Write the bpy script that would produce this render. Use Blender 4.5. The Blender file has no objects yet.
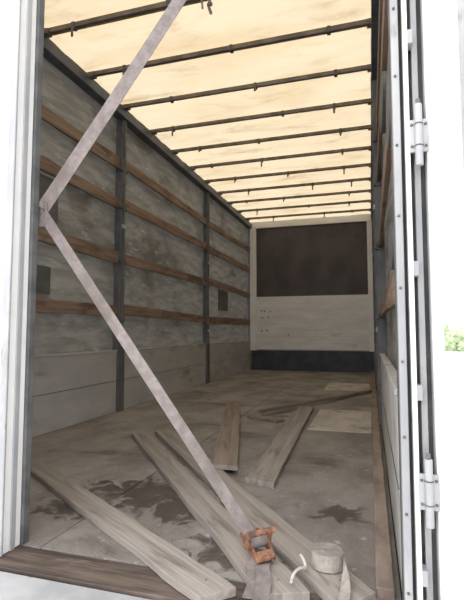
import bpy, bmesh, math, random
from mathutils import Vector, Matrix, noise
random.seed(4)
scene = bpy.context.scene
COL = scene.collection

# ------------------------------------------------------------ dimensions (m)
XL, XR = -2.40, 0.07
YR, YB = 1.27, 9.25
H = 3.115

# ------------------------------------------------------------ materials
def mat(name, c1, c2=None, scale=(4,4,4), detail=6, rough=0.8, metal=0.0, lo=0.35, hi=0.65,
        bump=0.0, bscale=60, c3=None, s3=(1,1,1), lo3=0.55, hi3=0.65, rough3=None, transl=0.0, tcol=None,
        bvec=None, dist=0.0, spots=None, speck=None):
    m = bpy.data.materials.new(name); m.use_nodes = True
    nt = m.node_tree; N = nt.nodes; L = nt.links
    b = N['Principled BSDF']; out = N['Material Output']
    b.inputs['Roughness'].default_value = rough
    b.inputs['Metallic'].default_value = metal
    tc = N.new('ShaderNodeTexCoord')
    def nz(sc, det, d=0.0):
        mp = N.new('ShaderNodeMapping'); mp.inputs['Scale'].default_value = sc
        L.new(tc.outputs['Object'], mp.inputs['Vector'])
        n = N.new('ShaderNodeTexNoise'); n.inputs['Scale'].default_value = 1.0
        n.inputs['Detail'].default_value = det; n.inputs['Roughness'].default_value = 0.62
        n.inputs['Distortion'].default_value = d
        L.new(mp.outputs[0], n.inputs['Vector']); return n.outputs['Fac']
    def rng(f, a, c, o0=0.0, o1=1.0):
        r = N.new('ShaderNodeMapRange'); r.inputs['From Min'].default_value = a
        r.inputs['From Max'].default_value = c; r.interpolation_type = 'SMOOTHSTEP'
        r.inputs['To Min'].default_value=o0; r.inputs['To Max'].default_value=o1
        L.new(f, r.inputs['Value']); return r.outputs[0]
    def mth(op, a, c=None):
        x=N.new('ShaderNodeMath'); x.operation=op
        for i,v in enumerate((a,c)):
            if v is None: continue
            if isinstance(v,(int,float)): x.inputs[i].default_value=v
            else: L.new(v,x.inputs[i])
        return x.outputs[0]
    def mix(f, a, c):
        x = N.new('ShaderNodeMix'); x.data_type = 'RGBA'
        L.new(f, x.inputs['Factor'])
        for s, v in ((x.inputs['A'], a), (x.inputs['B'], c)):
            if isinstance(v, tuple): s.default_value = (*v, 1)
            else: L.new(v, s)
        return x.outputs['Result']
    col = None
    if c2 is not None:
        col = mix(rng(nz(scale, detail, dist), lo, hi), c1, c2)
    if c3 is not None:
        f3 = rng(nz(s3, 5, 0.3), lo3, hi3)
        col = mix(f3, col if col else c1, c3)
        if rough3 is not None:
            rr = N.new('ShaderNodeMapRange'); L.new(f3, rr.inputs['Value'])
            rr.inputs['To Min'].default_value = rough; rr.inputs['To Max'].default_value = rough3
            L.new(rr.outputs[0], b.inputs['Roughness'])
    if speck is not None:
        cs, sc, a, c = speck
        col = mix(rng(nz(sc,5,0.2), a, c), col, cs)
    if spots:
        # spilled-liquid stains: list of (x,y,rx,ry)
        tot=None; nn_=nz((11,11,11),10,0.8)
        for (sx,sy,rx,ry) in spots:
            mp=N.new('ShaderNodeMapping'); mp.inputs['Location'].default_value=(-sx/rx,-sy/ry,0)
            mp.inputs['Scale'].default_value=(1/rx,1/ry,0.0)
            L.new(tc.outputs['Object'],mp.inputs['Vector'])
            ln=N.new('ShaderNodeVectorMath'); ln.operation='LENGTH'; L.new(mp.outputs[0],ln.inputs[0])
            v=mth('ADD',ln.outputs['Value'],mth('MULTIPLY',mth('SUBTRACT',nn_,0.5),4.5))
            f=rng(v,0.6,1.2,1.0,0.0)
            tot=f if tot is None else mth('MAXIMUM',tot,f)
        col=mix(mth('MULTIPLY',tot,0.80),col,(0.036,0.027,0.021))
        rr=mth('SUBTRACT',rough,mth('MULTIPLY',tot,0.35)); L.new(rr,b.inputs['Roughness'])
    if col is None: b.inputs['Base Color'].default_value = (*c1, 1)
    else: L.new(col, b.inputs['Base Color'])
    if bump:
        bp = N.new('ShaderNodeBump'); bp.inputs['Strength'].default_value = bump
        bp.inputs['Distance'].default_value = 0.01
        L.new(nz(bvec if bvec else (bscale,)*3, 4), bp.inputs['Height'])
        L.new(bp.outputs[0], b.inputs['Normal'])
    if transl:
        t = N.new('ShaderNodeBsdfTranslucent')
        if tcol is not None:
            t.inputs['Color'].default_value = (*tcol, 1)
            if col is not None:
                mm = N.new('ShaderNodeMix'); mm.data_type='RGBA'; mm.blend_type='MULTIPLY'
                mm.inputs['Factor'].default_value = 1.0
                L.new(col, mm.inputs['A']); mm.inputs['B'].default_value = (*tcol,1)
                L.new(mm.outputs['Result'], t.inputs['Color'])
        ms = N.new('ShaderNodeMixShader'); ms.inputs[0].default_value = transl
        L.new(b.outputs[0], ms.inputs[1]); L.new(t.outputs[0], ms.inputs[2])
        L.new(ms.outputs[0], out.inputs['Surface'])
    return m

M = {}
M['floor'] = mat('floor_plywood', (0.185,0.164,0.150), (0.310,0.284,0.265), (2.6,1.6,2), 10, 0.75, lo=0.34, hi=0.66,
                 bump=0.7, bscale=80, c3=(0.110,0.092,0.080), s3=(1.7,2.4,1), lo3=0.52, hi3=0.72,
                 speck=((0.43,0.41,0.39),(17,17,17),0.60,0.74),
                 spots=[(-1.08,2.06,0.28,0.17),(-0.82,1.93,0.22,0.15),(-0.14,2.06,0.14,0.08),(-0.48,1.62,0.15,0.11),
                        (-1.30,1.78,0.18,0.09)])
M['under'] = mat('floor_gap', (0.03,0.025,0.02))
M['patch'] = mat('plywood_patch', (0.38,0.345,0.32), (0.52,0.485,0.45), (6,3,2), 8, 0.8, c3=(0.24,0.21,0.19), s3=(4,4,4), lo3=0.56, hi3=0.7)
M['curtain'] = mat('curtain_tarp', (0.165,0.160,0.145), (0.255,0.247,0.228), (1.2,2.6,14), 10, 0.75, bump=0.35, bvec=(2,4,55),
                   c3=(0.095,0.087,0.075), s3=(1,1.3,2.6), lo3=0.47, hi3=0.72, transl=0.11, tcol=(0.9,0.9,0.88),
                   speck=((0.32,0.315,0.30),(3,5,22),0.58,0.75))
M['panel'] = mat('side_board_aluminium', (0.37,0.365,0.355), (0.47,0.465,0.45), (1,1.2,3), 8, 0.55, bump=0.1,
                 c3=(0.25,0.23,0.21), s3=(1,2.5,5), lo3=0.53, hi3=0.75)
M['slat'] = mat('slat_wood', (0.150,0.095,0.068), (0.26,0.185,0.138), (6,1.6,30), 8, 0.8, bump=0.4, bvec=(10,4,90),
                c3=(0.085,0.055,0.040), s3=(1,2.5,4), lo3=0.5, hi3=0.72)
M['post'] = mat('post_steel', (0.072,0.078,0.086), (0.125,0.128,0.132), (9,9,4), 6, 0.6, c3=(0.12,0.085,0.062), s3=(7,7,3), lo3=0.6, hi3=0.7)  # dark steel tones lifted in the base colour to stand in for haze
M['rail'] = mat('roof_rail', (0.05,0.06,0.076), (0.09,0.10,0.115), (5,5,5), 6, 0.5)
M['roof'] = mat('roof_tarp', (0.93,0.80,0.57), (0.86,0.69,0.45), (1.1,2.2,1), 8, 0.7, lo=0.35, hi=0.72,
                c3=(0.62,0.45,0.27), s3=(1.6,4.4,1), lo3=0.50, hi3=0.82, transl=0.6, tcol=(0.425,0.425,0.425))
M['bow'] = mat('bow_metal', (0.10,0.085,0.073), (0.19,0.155,0.13), (8,30,8), 6, 0.6)
M['sleeve'] = mat('bow_sleeve', (0.36,0.27,0.17), (0.52,0.40,0.26), (8,8,8), 6, 0.8, transl=0.3, tcol=(0.9,0.8,0.6))
M['white'] = mat('white_paint', (0.78,0.78,0.78), (0.70,0.70,0.70), (2,2,3), 8, 0.45, c3=(0.5,0.48,0.45), s3=(6,6,2.5), lo3=0.66, hi3=0.8)
M['edge'] = mat('galvanised_edge', (0.30,0.31,0.325), (0.40,0.405,0.415), (6,6,2), 8, 0.5, c3=(0.25,0.215,0.19), s3=(20,20,5), lo3=0.60, hi3=0.72)
M['alu'] = mat('white_aluminium_boards', (0.66,0.66,0.67), (0.78,0.78,0.79), (2,2,9), 8, 0.5, c3=(0.50,0.48,0.46), s3=(2.5,2,7), lo3=0.6, hi3=0.78)
M['dark'] = mat('dark_plywood', (0.050,0.042,0.050), (0.080,0.070,0.080), (3,3,2), 8, 0.6)
M['black'] = mat('kick_plate', (0.025,0.030,0.044), (0.048,0.055,0.070), (4,4,4), 6, 0.5)
M['grey'] = mat('grey_steel', (0.26,0.268,0.28), (0.36,0.362,0.37), (6,6,2), 6, 0.5, c3=(0.22,0.19,0.165), s3=(12,12,4), lo3=0.60, hi3=0.72)
M['rubber'] = mat('rubber_seal', (0.07,0.072,0.074), (0.12,0.12,0.12), (9,9,9), 4, 0.7)
M['sill'] = mat('sill_wood', (0.045,0.032,0.026), (0.13,0.098,0.078), (2.5,20,3), 9, 0.7, bump=0.6, bvec=(6,70,6), c3=(0.18,0.15,0.13), s3=(3,12,3), lo3=0.58, hi3=0.72)
M['kerb'] = mat('rusty_kerb', (0.17,0.125,0.10), (0.30,0.24,0.20), (9,3,5), 8, 0.85, bump=0.4)
M['plank'] = mat('weathered_plank', (0.215,0.186,0.165), (0.355,0.317,0.285), (1.2,34,34), 10, 0.8, lo=0.3, hi=0.7, bump=0.5, bvec=(3,90,30),
                 c3=(0.140,0.114,0.096), s3=(2.5,20,8), lo3=0.52, hi3=0.78, dist=0.15)
M['plank2'] = mat('brown_plank', (0.18,0.143,0.12), (0.30,0.25,0.21), (1.2,30,30), 10, 0.8, lo=0.3, hi=0.7, bump=0.5, bvec=(3,90,30),
                 c3=(0.115,0.086,0.07), s3=(2,16,6), lo3=0.52, hi3=0.8, dist=0.15)
M['strap'] = mat('webbing', (0.18,0.152,0.148), (0.25,0.215,0.208), (30,30,30), 6, 0.8, bump=0.3, bscale=300,
                 c3=(0.13,0.105,0.095), s3=(5,5,3), lo3=0.45, hi3=0.7)
M['strap2'] = mat('webbing_clean', (0.27,0.245,0.22), (0.37,0.335,0.30), (30,30,30), 6, 0.8, bump=0.3, bscale=300)
M['rust'] = mat('rusty_steel', (0.20,0.088,0.05), (0.32,0.155,0.09), (60,60,60), 6, 0.8, bump=0.4, bscale=200,
                c3=(0.10,0.06,0.045), s3=(40,40,40), lo3=0.48, hi3=0.6)
M['zinc'] = mat('zinc_wire', (0.62,0.60,0.57), rough=0.4, metal=0.3)
M['repair'] = mat('repair_patch', (0.075,0.078,0.078), (0.105,0.107,0.105), (8,8,8), 5, 0.6)
M['ground'] = mat('yard_concrete', (0.46,0.455,0.44), (0.56,0.555,0.54), (0.5,0.5,0.5), 8, 0.9, bump=0.2)
M['leaf'] = mat('foliage', (0.30,0.38,0.22), (0.44,0.52,0.34), (3,3,3), 6, 0.8)
M['bark'] = mat('bark', (0.12,0.09,0.06), (0.2,0.15,0.11), (6,6,2), 6, 0.9)

# ------------------------------------------------------------ mesh builder
class MB:
    def __init__(s, name, mats, parent=None, bevel=0.0):
        s.name=name; s.bm=bmesh.new(); s.mats=mats; s.parent=parent; s.bevel=bevel
    def box(s, x0,x1,y0,y1,z0,z1, m=0):
        vs=[s.bm.verts.new(p) for p in [(x0,y0,z0),(x1,y0,z0),(x1,y1,z0),(x0,y1,z0),(x0,y0,z1),(x1,y0,z1),(x1,y1,z1),(x0,y1,z1)]]
        for f in [(3,2,1,0),(4,5,6,7),(0,1,5,4),(1,2,6,5),(2,3,7,6),(3,0,4,7)]:
            fc=s.bm.faces.new([vs[i] for i in f]); fc.material_index=m
        return s
    def cyl(s, p0, p1, r, m=0, n=16, r2=None):
        p0=Vector(p0); p1=Vector(p1); d=p1-p0
        q=d.to_track_quat('Z','Y').to_matrix().to_4x4()
        mtx=Matrix.Translation((p0+p1)/2)@q
        res=bmesh.ops.create_cone(s.bm, cap_ends=True, segments=n, radius1=r, radius2=r if r2 is None else r2, depth=d.length, matrix=mtx)
        for v in res['verts']:
            for f in v.link_faces: f.material_index=m
        return s
    def tube(s, pts, r, m=0, n=8):
        for a,b in zip(pts[:-1],pts[1:]): s.cyl(a,b,r,m,n)
        for p in pts[1:-1]:
            res=bmesh.ops.create_icosphere(s.bm, subdivisions=1, radius=r, matrix=Matrix.Translation(p))
            for v in res['verts']:
                for f in v.link_faces: f.material_index=m
        return s
    def ribbon(s, pts, width_dirs, w, th, m=0):
        P=[Vector(p) for p in pts]; rings=[]
        for i,p in enumerate(P):
            t=(P[min(i+1,len(P)-1)]-P[max(i-1,0)]).normalized()
            wd=Vector(width_dirs[i] if isinstance(width_dirs,list) else width_dirs)
            wd=(wd-t*wd.dot(t)).normalized(); nn=t.cross(wd).normalized()
            rings.append([s.bm.verts.new(p+wd*a*w/2+nn*b*th/2) for a,b in ((-1,-1),(1,-1),(1,1),(-1,1))])
        for a,b in zip(rings[:-1],rings[1:]):
            for k in range(4):
                f=s.bm.faces.new((a[k],a[(k+1)%4],b[(k+1)%4],b[k])); f.material_index=m
        s.bm.faces.new(rings[0][::-1]).material_index=m; s.bm.faces.new(rings[-1]).material_index=m
        return s
    def done(s, smooth=False):
        bmesh.ops.recalc_face_normals(s.bm, faces=s.bm.faces)
        me=bpy.data.meshes.new(s.name); s.bm.to_mesh(me); s.bm.free()
        for m in s.mats: me.materials.append(M[m])
        o=bpy.data.objects.new(s.name, me); COL.objects.link(o)
        if smooth:
            for p in me.polygons: p.use_smooth=True
        if s.bevel:
            b=o.modifiers.new('bev','BEVEL'); b.width=s.bevel; b.segments=2; b.limit_method='ANGLE'
        if s.parent: o.parent=s.parent
        return o

# ------------------------------------------------------------ floor
f=MB('floor',['floor','under','patch','sill','grey'])
f.box(XL-0.10,XR+0.10,1.46,YB+0.06,-0.12,-0.012,1)
ys=[1.434,2.62,3.86,5.10,6.34,7.58,YB]
for a,b in zip(ys[:-1],ys[1:]):
    for xa,xb in ((XL,-1.165),(-1.16,XR)):
        f.box(xa,xb,a,b-0.005,-0.012,0.0,0)
f.box(-0.50,-0.01,3.72,4.72,0.0,0.004,2)
f.box(-0.62,-0.03,6.3,7.2,0.0,0.004,2)
fl=f.done()
MB('trim_sill_wood',['sill','grey'],bevel=0.003).box(XL+0.02,XR,1.285,1.43,-0.12,-0.002,0).done()
tb=MB('trim_rear_beam',['edge','rubber'],bevel=0.006)
tb.box(XL-0.07,0.175,1.10,1.28,-0.30,-0.010,0)
for x in (-2.2,-1.15,-0.15): tb.box(x-0.05,x+0.05,1.02,1.10,-0.28,-0.12,1)
tb.done()
k=MB('trim_kerb',['kerb'],bevel=0.004)
y=1.45
while y<YB-0.1:
    y2=min(y+1.26,YB-0.06); k.box(0.0,0.052,y,y2-0.006,0.0,0.035+0.004*random.random()); y=y2
k.done()

# ------------------------------------------------------------ side walls
POSTS=[4.05,6.60]
def side_wall(name, sx, x):
    w=MB(name,['curtain','repair'])
    n=160; m=24
    y0,y1,z0,z1=1.453,YB+0.01,-0.05,H+0.0
    g=[]
    for i in range(n+1):
        row=[]
        for j in range(m+1):
            yy=y0+(y1-y0)*i/n; zz=z0+(z1-z0)*j/m
            d=0.012*math.sin(yy*5.1)+0.010*noise.noise(Vector((yy*1.7,zz*1.3,sx)))
            row.append(w.bm.verts.new((x-sx*(0.075+d),yy,zz)))
        g.append(row)
    for i in range(n):
        for j in range(m): w.bm.faces.new((g[i][j],g[i+1][j],g[i+1][j+1],g[i][j+1]))
    o=w.done(smooth=True)
    ends=[1.46]+POSTS+[YB]
    for bi in range(3):
        p=MB('side_board_%d'%(bi+1),['panel','post'],o,0.003)
        a,b=ends[bi]+0.05,ends[bi+1]-(0.05 if bi<2 else 0.0)
        p.box(*sorted((x-sx*0.035,x-sx*0.004)),a,b,0.0,0.60,0)
        p.box(*sorted((x-sx*0.04,x+sx*0.002)),a,b,0.585,0.605,0)
        p.box(*sorted((x-sx*0.02,x+sx*0.0)),a,b,0.30,0.304,1)
        p.done()
    zs=[0.96,1.55,2.10,2.49]
    for bi in range(3):
        for zi,z in enumerate(zs):
            a,b=ends[bi]+0.03,ends[bi+1]-0.03
            if bi==0 and zi==1 and sx>0: a=2.6
            z+=random.uniform(-0.025,0.025); tilt=random.uniform(-0.02,0.02); hh=random.uniform(0.048,0.064)
            s=MB('wooden_slat_%d_%d'%(bi+1,zi+1),['slat'],o,0.003)
            N=14; rings=[]
            for i in range(N+1):
                t=i/N; yy=a+(b-a)*t; zc=z+tilt*(t-.5)*2+0.008*math.sin(t*3.1+zi)
                e=hh+random.uniform(-0.005,0.005)
                xo,xi=x-sx*0.032,x-sx*0.008
                rings.append([s.bm.verts.new(c) for c in ((xo,yy,zc-e),(xi,yy,zc-e),(xi,yy,zc+e),(xo,yy,zc+e))])
            for q,r in zip(rings[:-1],rings[1:]):
                for kk in range(4): s.bm.faces.new((q[kk],q[(kk+1)%4],r[(kk+1)%4],r[kk]))
            s.bm.faces.new(rings[0][::-1]); s.bm.faces.new(rings[-1]); s.done()
    for pi,py in enumerate(POSTS):
        s=MB('support_post_%d'%(pi+1),['post','grey'],o,0.004)
        s.box(*sorted((x-sx*0.06,x+sx*0.012)),py-0.042,py+0.042,0.0,H-0.06,0)
        s.box(*sorted((x-sx*0.06,x+sx*0.025)),py-0.012,py+0.012,0.62,H-0.1,0)
        s.box(*sorted((x-sx*0.06,x+sx*0.022)),py-0.055,py+0.055,0.0,0.62,0)
        for z in zs:
            s.box(*sorted((x-sx*0.035,x+sx*0.018)),py-0.06,py+0.06,z-0.075,z-0.062,0)
            s.box(*sorted((x,x+sx*0.018)),py-0.06,py+0.06,z-0.075,z-0.02,0)
        for zz in (0.3,0.8,1.3,1.85,2.3,2.8): s.box(*sorted((x,x+sx*0.027)),py-0.03,py+0.03,zz-0.02,zz+0.02,1 if zz in (0.8,1.85) else 0)
        s.done()
    return o
wl=side_wall('wall_left',1,XL)
wr=side_wall('wall_right',-1,XR)
p=MB('curtain_patch',['repair'],wl)
p.box(XL-0.062,XL-0.05,2.62,3.12,1.66,2.02); p.box(XL-0.062,XL-0.05,2.55,3.05,1.08,1.30)
p.box(XL-0.062,XL-0.05,7.3,7.8,1.15,1.5)
p.done()
p=MB('curtain_patch_oval',['rubber'],wr)
for (yy,zz,a,b) in ((1.66,1.56,0.17,0.12),(1.68,1.08,0.15,0.08),(2.3,1.9,0.25,0.1)):
    vs=[]
    for i in range(28):
        t=i/28*2*math.pi; vs.append((yy+a*math.cos(t),zz+b*math.sin(t)))
    lo=[p.bm.verts.new((XR+0.004,u,v)) for u,v in vs]; hi=[p.bm.verts.new((XR+0.06,u,v)) for u,v in vs]
    p.bm.faces.new(lo); p.bm.faces.new(hi[::-1])
    for i in range(28): p.bm.faces.new((lo[i],lo[(i+1)%28],hi[(i+1)%28],hi[i]))
p.done()

# ------------------------------------------------------------ back wall
b=MB('wall_back',['dark','alu','black','white','grey'])
b.box(XL-0.12,XR+0.12,YB+0.012,YB+0.06,-0.05,H+0.02,4)
b.box(XL+0.13,XR-0.10,YB-0.004,YB+0.012,1.50,2.96,0)
z=0.42
while z<1.44:
    z2=min(z+0.135,1.495); b.box(XL+0.13,XR-0.10,YB-0.014,YB+0.012,z,z2-0.003,1); z=z2
b.box(XL+0.13,XR-0.10,YB-0.022,YB-0.012,0.93,0.955,1)
b.box(XL+0.02,XR-0.02,YB-0.03,YB+0.012,0.0,0.40,2)
b.box(XL+0.0,XL+0.13,YB-0.05,YB+0.012,0.40,H-0.02,3)
b.box(XR-0.10,XR-0.0,YB-0.05,YB+0.012,0.40,H-0.02,3)
b.box(XL+0.13,XR-0.10,YB-0.04,YB+0.012,2.96,H-0.02,3)
b.box(XL+0.13,XR-0.10,YB-0.02,YB+0.012,1.485,1.51,1)
for x0,zz in ((-2.16,1.22),(-2.10,1.21),(-2.15,1.08),(-2.02,1.09),(-2.16,0.80),(-1.6,0.72),(-1.98,1.20),(-2.05,0.81)):
    b.cyl((x0,YB-0.018,zz),(x0,YB-0.012,zz),0.016,0,8)
b.done()

# ------------------------------------------------------------ roof
bows=[1.58+0.605*i for i in range(13)]
r=MB('ceiling',['roof'])
n=300; m=40; g=[]
for i in range(n+1):
    yy=1.30+(YB+0.05-1.30)*i/n; row=[]
    ph=(yy-bows[0])/0.605
    for j in range(m+1):
        xx=XL-0.10+(XR-XL+0.20)*j/m
        sag=0.022*math.sin(math.pi*(ph%1.0))
        wr_=0.016*noise.noise(Vector((xx*2.2,yy*6,0)))*math.sin(math.pi*(ph%1.0))
        row.append(r.bm.verts.new((xx,yy,H+0.012-sag+wr_)))
    g.append(row)
for i in range(n):
    for j in range(m): r.bm.faces.new((g[i][j],g[i+1][j],g[i+1][j+1],g[i][j+1]))
ceil=r.done(smooth=True)
for i,y in enumerate(bows):
    s=MB('roof_bow',['bow','sleeve','rubber'],None,0.003)
    s.box(XL+0.0,XR-0.0,y-0.015,y+0.015,H-0.050,H-0.012,0)
    s.box(XL+0.05,XR-0.05,y+0.015,y+0.07,H-0.018,H-0.012,1)
    for xx in (XL+0.05+0.30*random.random()+0.25, -0.22-0.1*random.random(), -1.1+random.uniform(-.3,.3)):
        s.box(xx-0.014,xx+0.014,y-0.024,y+0.024,H-0.062,H-0.012,2)
        if random.random()<0.7: s.box(xx-0.010,xx+0.010,y-0.028,y-0.022,H-0.06-random.uniform(.03,.08),H-0.02,2)
    s.box(XL,XL+0.09,y-0.03,y+0.03,H-0.062,H-0.02,0)
    s.box(XR-0.05,XR,y-0.03,y+0.03,H-0.062,H-0.02,0)
    s.done()
for nm,x0,x1 in (('trim_roof_rail_left',XL-0.05,XL+0.045),('trim_roof_rail_right',XR-0.02,XR+0.06)):
    s=MB(nm,['rail','grey'],None,0.004)
    s.box(x0,x1,1.46,YB-0.05,H-0.15,H-0.065,0)
    s.box(x0,(x0+x1)/2,1.46,YB-0.05,H-0.065,H+0.0,0)
    s.done()
s=MB('trim_rear_header',['white','grey'],None,0.006); s.box(XL-0.07,0.178,1.30,1.45,H-0.03,H+0.16,0); s.done()

# ------------------------------------------------------------ corner posts and doors
s=MB('corner_post',['edge','grey','rubber','white'],None,0.002)
s.box(XR+0.002,0.184,1.36,1.45,-0.03,H-0.03,2)  # post body in the dark seal colour, painting shade into recesses between ridges
s.box(XR+0.002,0.092,1.318,1.36,-0.03,H-0.03,1)
s.box(0.102,0.114,1.298,1.36,-0.03,H-0.03,3)
s.box(0.126,0.142,1.330,1.36,-0.03,H-0.03,1)
s.box(0.156,0.184,1.298,1.36,-0.03,H-0.03,3)
for z in (0.37,1.31,2.3):
    s.box(0.112,0.160,1.290,1.300,z-0.045,z+0.045,0)
    s.cyl((0.135,1.286,z-0.085),(0.135,1.286,z+0.085),0.010,0)
    for q in (-0.03,0.03): s.cyl((0.135,1.286,z+q-0.002),(0.135,1.286,z+q+0.002),0.0115,2)
    s.cyl((0.135,1.286,z+0.085),(0.135,1.286,z+0.10),0.006,2)
    for dz in (-0.03,0.03):
        for xx in (0.118,0.153): s.cyl((xx,1.286,z+dz),(xx,1.294,z+dz),0.004,2,8)
for z in [0.1+0.2*i for i in range(15)]:
    s.cyl((0.081,1.313,z),(0.081,1.319,z),0.004,2,8)
for z in (0.15,0.62,0.95,1.6,2.0): s.box(0.112,0.128,1.30,1.34,z-0.02,z+0.02,1)
s.done()
s=MB('corner_post',['white','grey','rubber'],None,0.003)
s.box(XL-0.07,XL-0.002,1.335,1.45,-0.03,H-0.03,1); s.done()

d=MB('door_1',['white','grey','rubber','zinc','edge'],None,0.003)
ex=-1.245
d.box(XL+0.005,ex-0.03,1.35,1.42,0.0,H-0.035,0)
d.box(ex-0.03,ex-0.004,1.342,1.43,0.0,H-0.035,0)
d.box(ex-0.004,ex+0.002,1.375,1.40,0.0,H-0.035,4)
d.box(ex-0.05,ex+0.008,1.43,1.462,0.0,H-0.035,2)
d.box(ex-0.03,ex+0.002,1.332,1.342,0.0,H-0.035,4)
for x0 in (-1.62,-2.1):
    d.cyl((x0,1.325,0.02),(x0,1.325,H-0.08),0.014,3)
    for z in (0.12,0.7,1.5,2.3,2.9): d.box(x0-0.035,x0+0.035,1.318,1.352,z-0.025,z+0.025,1)
    d.box(x0-0.02,x0+0.30,1.305,1.317,0.68,0.71,3)
d.done()
d=MB('door_2',['white','grey','rubber','zinc'],None,0.003)
d.box(0,1.22,-0.035,0.035,0.0,H-0.035,0)
d.box(-0.005,0.02,-0.045,0.045,0.0,H-0.035,1); d.box(1.20,1.23,-0.045,0.045,0.0,H-0.035,1)
for x0 in (0.35,0.9):
    d.cyl((x0,0.06,0.02),(x0,0.06,H-0.08),0.014,3)
    for z in (0.12,0.7,1.5,2.3,2.9): d.box(x0-0.035,x0+0.035,0.034,0.068,z-0.025,z+0.025,1)
o=d.done(); o.location=(0.255,1.25,0.0); o.rotation_euler=(0,0,math.radians(-35))

# ------------------------------------------------------------ loose planks
def plank(p0,p1,w,th,m,z0=0.0,z1=0.0,chip=0.0,name='wooden_plank'):
    p0=Vector((p0[0],p0[1],z0+th/2)); p1=Vector((p1[0],p1[1],z1+th/2)); dd=p1-p0; Ln=dd.length
    s=MB(name,[m,'rust'],None,0.003); N=40; rings=[]
    sd=random.random()*50
    for i in range(N+1):
        t=i/N; x=-Ln/2+Ln*t
        e1=w/2+0.012*noise.noise(Vector((t*7+sd,0,0)))+0.005*noise.noise(Vector((t*40+sd,0,3)))
        e2=w/2+0.012*noise.noise(Vector((t*7+sd,5,0)))+0.005*noise.noise(Vector((t*40+sd,7,3)))
        xa=xb=x
        if i==N: xa-=chip
        if i==0: xb+=chip*0.6
        rings.append([s.bm.verts.new(c) for c in ((xa,-e1,-th/2),(xb,e2,-th/2),(xb,e2,th/2),(xa,-e1,th/2))])
    for q,r in zip(rings[:-1],rings[1:]):
        for kk in range(4): s.bm.faces.new((q[kk],q[(kk+1)%4],r[(kk+1)%4],r[kk]))
    s.bm.faces.new(rings[0][::-1]); s.bm.faces.new(rings[-1])
    for q in (-1,1):
        s.cyl((q*(Ln/2-0.09),0.01*q,th/2),(q*(Ln/2-0.09),0.01*q,th/2+0.002),0.005,1,8)
    o=s.done()
    X=dd.normalized(); Yv=Vector((0,0,1)).cross(X).normalized(); Z=X.cross(Yv)
    R=Matrix((X,Yv,Z)).transposed().to_4x4()
    o.matrix_world=Matrix.Translation((p0+p1)/2)@R
    return o
plank((-1.905,2.25),(-0.425,1.30),0.115,0.026,'plank',0.001,0.001,0.03)
plank((-1.674,3.13),(-0.235,1.34),0.130,0.028,'plank',0.001,0.001,0.04)
plank((-1.535,3.25),(-0.055,1.39),0.135,0.028,'plank',0.001,0.001,-0.03)
plank((-1.435,4.80),(-0.777,2.40),0.150,0.026,'plank2',0.001,0.031,0.03)
plank((-0.642,4.70),(-0.551,2.28),0.150,0.030,'plank',0.001,0.001,0.05)
plank((-0.995,4.14),(-0.015,6.20),0.045,0.03,'plank2',0.036,0.008,0.0,name='wooden_batten')
plank((-1.07,4.10),(-0.75,3.93),0.09,0.02,'plank2',0.001,0.001,0.03,name='board_offcut')

# ------------------------------------------------------------ ratchet strap
A=Vector((-1.225,1.470,1.245)); Rr=Vector((-0.378,1.535,0.070)); T=Vector((-0.325,1.905,H-0.06))
st=MB('ratchet_strap',['strap','rust','zinc'])
dl=(Rr-A).normalized(); wd_low=Vector((0.83,-0.1,0.55)); wd_up=Vector((0.88,0.25,-0.40))
pts=[T+(A+Vector((0,0,0.02))-T)*t/12 for t in range(13)]
st.ribbon([p+Vector((0,0.006*math.sin(i/12*math.pi),-0.01*math.sin(i/12*math.pi))) for i,p in enumerate(pts)],wd_up,0.054,0.003,0)
st.ribbon([A+(Rr-A)*t/12 for t in range(13)],wd_low,0.046,0.003,0)
st.tube([A+Vector((0.012,-0.005,0.045)),A+Vector((0.018,-0.003,0.02)),A+Vector((0.018,0,-0.01)),A+Vector((0.012,0.0,-0.04))],0.005,0)
st.box(A.x-0.03,A.x+0.004,A.y+0.004,A.y+0.02,A.z-0.05,A.z+0.05,0)
st.box(T.x-0.03,T.x+0.03,T.y-0.012,T.y+0.05,T.z-0.004,T.z+0.004,1)
st.ribbon([Rr+dl*0.05,Rr+Vector((0.035,-0.08,-0.028)),Rr+Vector((0.06,-0.16,-0.034)),Rr+Vector((0.07,-0.25,-0.036))],Vector((1,0.3,0)),0.045,0.003,0)
st.ribbon([Rr+dl*0.02,Rr+Vector((0.0,-0.07,-0.033)),Rr+Vector((0.03,-0.15,-0.038)),Rr+Vector((0.035,-0.24,-0.039))],Vector((1,0.25,0)),0.040,0.003,0)
u=Vector((0.55,-0.70,-0.20)).normalized(); v=Vector((0.85,0.52,0.05)); v=(v-u*v.dot(u)).normalized(); nn=u.cross(v).normalized()
if nn.z<0: nn=-nn
K=1.0
def loc(a,b,c): return Rr+(u*a+v*b+nn*c)*K
def plate(bpts,b0,b1,m=1):
    lo=[st.bm.verts.new(loc(a,b0,c)) for a,c in bpts]; hi=[st.bm.verts.new(loc(a,b1,c)) for a,c in bpts]
    st.bm.faces.new(lo).material_index=m; st.bm.faces.new(hi[::-1]).material_index=m
    for i in range(len(lo)):
        j=(i+1)%len(lo); st.bm.faces.new((lo[i],lo[j],hi[j],hi[i])).material_index=m
for s1 in (-1,1):
    plate([(-0.07,-0.012),(0.07,-0.014),(0.078,0.0),(0.02,0.026),(-0.02,0.028),(-0.07,0.006)],s1*0.028,s1*0.033)
    plate([(-0.01,-0.01),(0.015,0.0),(0.03,0.05),(0.05,0.072),(0.035,0.08),(0.005,0.06),(-0.018,0.02)],s1*0.037,s1*0.042)
    gear=[]
    for i in range(24):
        t=i/24*2*math.pi; rr=0.026 if i%2 else 0.019
        gear.append((rr*math.cos(t),0.012+rr*math.sin(t)))
    plate(gear,s1*0.0345,s1*0.0368)
st.cyl(loc(0,-0.045,0.012),loc(0,0.045,0.012),0.012,1)
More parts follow.
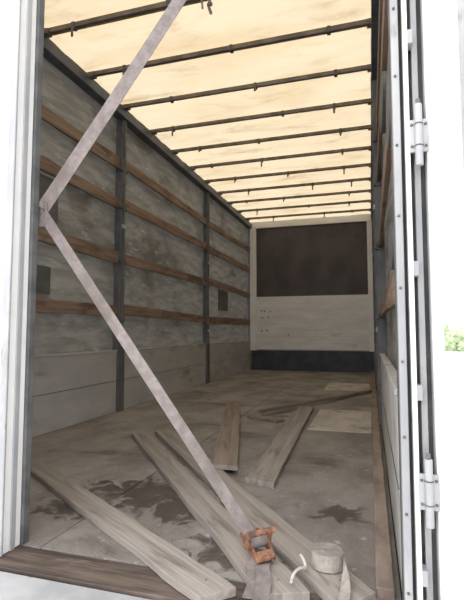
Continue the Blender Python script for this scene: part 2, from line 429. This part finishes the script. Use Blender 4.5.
st.cyl(loc(0,-0.028,0.012),loc(0,0.028,0.012),0.020,0)
st.cyl(loc(0.038,-0.045,0.072),loc(0.038,0.045,0.072),0.010,1)
plate([(0.045,-0.005),(0.075,-0.005),(0.075,0.003),(0.045,0.010)],-0.03,0.03)
st.cyl(loc(-0.062,-0.036,0.0),loc(-0.062,0.036,0.0),0.006,1)
hk=[]
for i in range(15):
    t=i/14*math.pi*1.55
    hk.append(Vector((-0.232,1.53,0.04))+Vector((0.018*math.sin(t)+0.010*i/14,-0.010*i,0.018*abs(math.cos(t)))))
st.tube(hk,0.0045,2,8)
st.done()

# ------------------------------------------------------------ strap roll
sr=MB('webbing_roll',['strap2','strap'])
c=Vector((-0.148,1.540,0.031)); w=0.050
turns=9; N=turns*26; sp=[]
for i in range(N+1):
    t=i/26*2*math.pi; rad=0.009+0.043*i/N
    sp.append(c+Vector((rad*math.cos(t),rad*math.sin(t)*0.95,w/2+0.001)))
sr.ribbon(sp,Vector((0,0,1)),w,0.0032,0)
e=sp[-1]
sr.ribbon([e,e+Vector((0.004,-0.05,-0.002)),e+Vector((0.010,-0.10,-0.010)),e+Vector((0.012,-0.15,-0.018)),e+Vector((0.010,-0.19,-0.020))],
          [Vector((0,0,1)),Vector((0.3,0,1)),Vector((0.8,0,0.6)),Vector((1,0,0.1)),Vector((1,0,0.0))],0.030,0.003,0)
o=sr.done(); o.location.z=0.001
s=MB('hanging_tie',['strap','rubber']); tx,ty=-1.0,2.768
s.ribbon([(tx,ty,H-0.03),(tx+0.004,ty-0.004,H-0.08),(tx-0.006,ty,H-0.13),(tx+0.012,ty,H-0.19)],Vector((1,0.2,0)),0.020,0.003,0)
s.box(tx-0.016,tx+0.020,ty-0.008,ty+0.004,H-0.13,H-0.11,1)
s.ribbon([(tx-0.06,ty,H-0.03),(tx-0.055,ty-0.004,H-0.08),(tx-0.05,ty,H-0.14)],Vector((1,0.2,0)),0.014,0.003,0); s.done()

# ------------------------------------------------------------ chassis, wheels, ground, hedge
s=MB('trailer_chassis',['rubber','grey'],None,0.005)
for x in (-1.65,-0.70): s.box(x-0.05,x+0.05,1.30,YB,-0.42,-0.122,0)
for yy in (1.6,3.2,4.8,6.4,8.0,9.0): s.box(XL,XR,yy-0.04,yy+0.04,-0.22,-0.121,0)
for yy in (3.0,8.0):
    s.cyl((XL+0.15,yy,-0.70),(XR-0.15,yy,-0.70),0.06,0)
    for x in (-1.65,-0.70): s.box(x-0.04,x+0.04,yy-0.1,yy+0.1,-0.70,-0.42,0)
    for x in (XL+0.17,XR-0.17):
        s.cyl((x-0.14,yy,-0.70),(x+0.14,yy,-0.70),0.50,0,36); s.cyl((x-0.145,yy,-0.70),(x+0.145,yy,-0.70),0.28,1,24)
s.done()
g=MB('ground',['ground']); g.box(-60,60,-40,90,-1.4,-1.20); g.done()
s=MB('hedge',['bark','leaf'])
x=3.0
while x<30:
    h=random.uniform(2.2,3.4); y=52+random.uniform(-1,1)
    s.cyl((x,y,-1.2),(x,y,-0.4),0.1,0,8)
    for q in range(4):
        res=bmesh.ops.create_icosphere(s.bm,subdivisions=3,radius=random.uniform(0.6,0.85),matrix=Matrix.Translation((x+random.uniform(-.5,.5),y,-0.7+(h-1.2)*q/3)))
        for v_ in res['verts']:
            v_.co+=Vector([noise.noise(v_.co*3.1+Vector((k*9,0,0)))*0.35+noise.noise(v_.co*9+Vector((k*9,0,0)))*0.12 for k in range(3)])
            for f_ in v_.link_faces: f_.material_index=1
    x+=1.0
s.done()

# ------------------------------------------------------------ light
w=bpy.data.worlds.new('World'); scene.world=w; w.use_nodes=True
nt=w.node_tree; bg=nt.nodes['Background']
bg.inputs['Color'].default_value=(0.985,0.985,1.0,1); bg.inputs['Strength'].default_value=3.2
sd=bpy.data.lights.new('sun','SUN'); sd.energy=3.5; sd.angle=math.radians(3); sd.color=(1,0.96,0.90)
so=bpy.data.objects.new('sun',sd); COL.objects.link(so)
so.rotation_euler=Vector((-0.25,-0.45,-1.0)).to_track_quat('-Z','Y').to_euler()
so.location=(3,6,12)

# ------------------------------------------------------------ camera
psi=math.radians(16.9); th=math.radians(4.02)
fw=Vector((-math.sin(psi)*math.cos(th),math.cos(psi)*math.cos(th),math.sin(th)))
rt=Vector((math.cos(psi),math.sin(psi),0)); up=rt.cross(fw)
cd=bpy.data.cameras.new('camera'); cd.sensor_width=36; cd.lens=455/600*36; cd.clip_start=0.05; cd.clip_end=300
co=bpy.data.objects.new('camera',cd); COL.objects.link(co)
R=Matrix((rt,up,-fw)).transposed().to_4x4()
co.matrix_world=Matrix.Translation((0,0,0.78))@R
scene.camera=co
scene.view_settings.view_transform='Standard'
scene.view_settings.look='None'
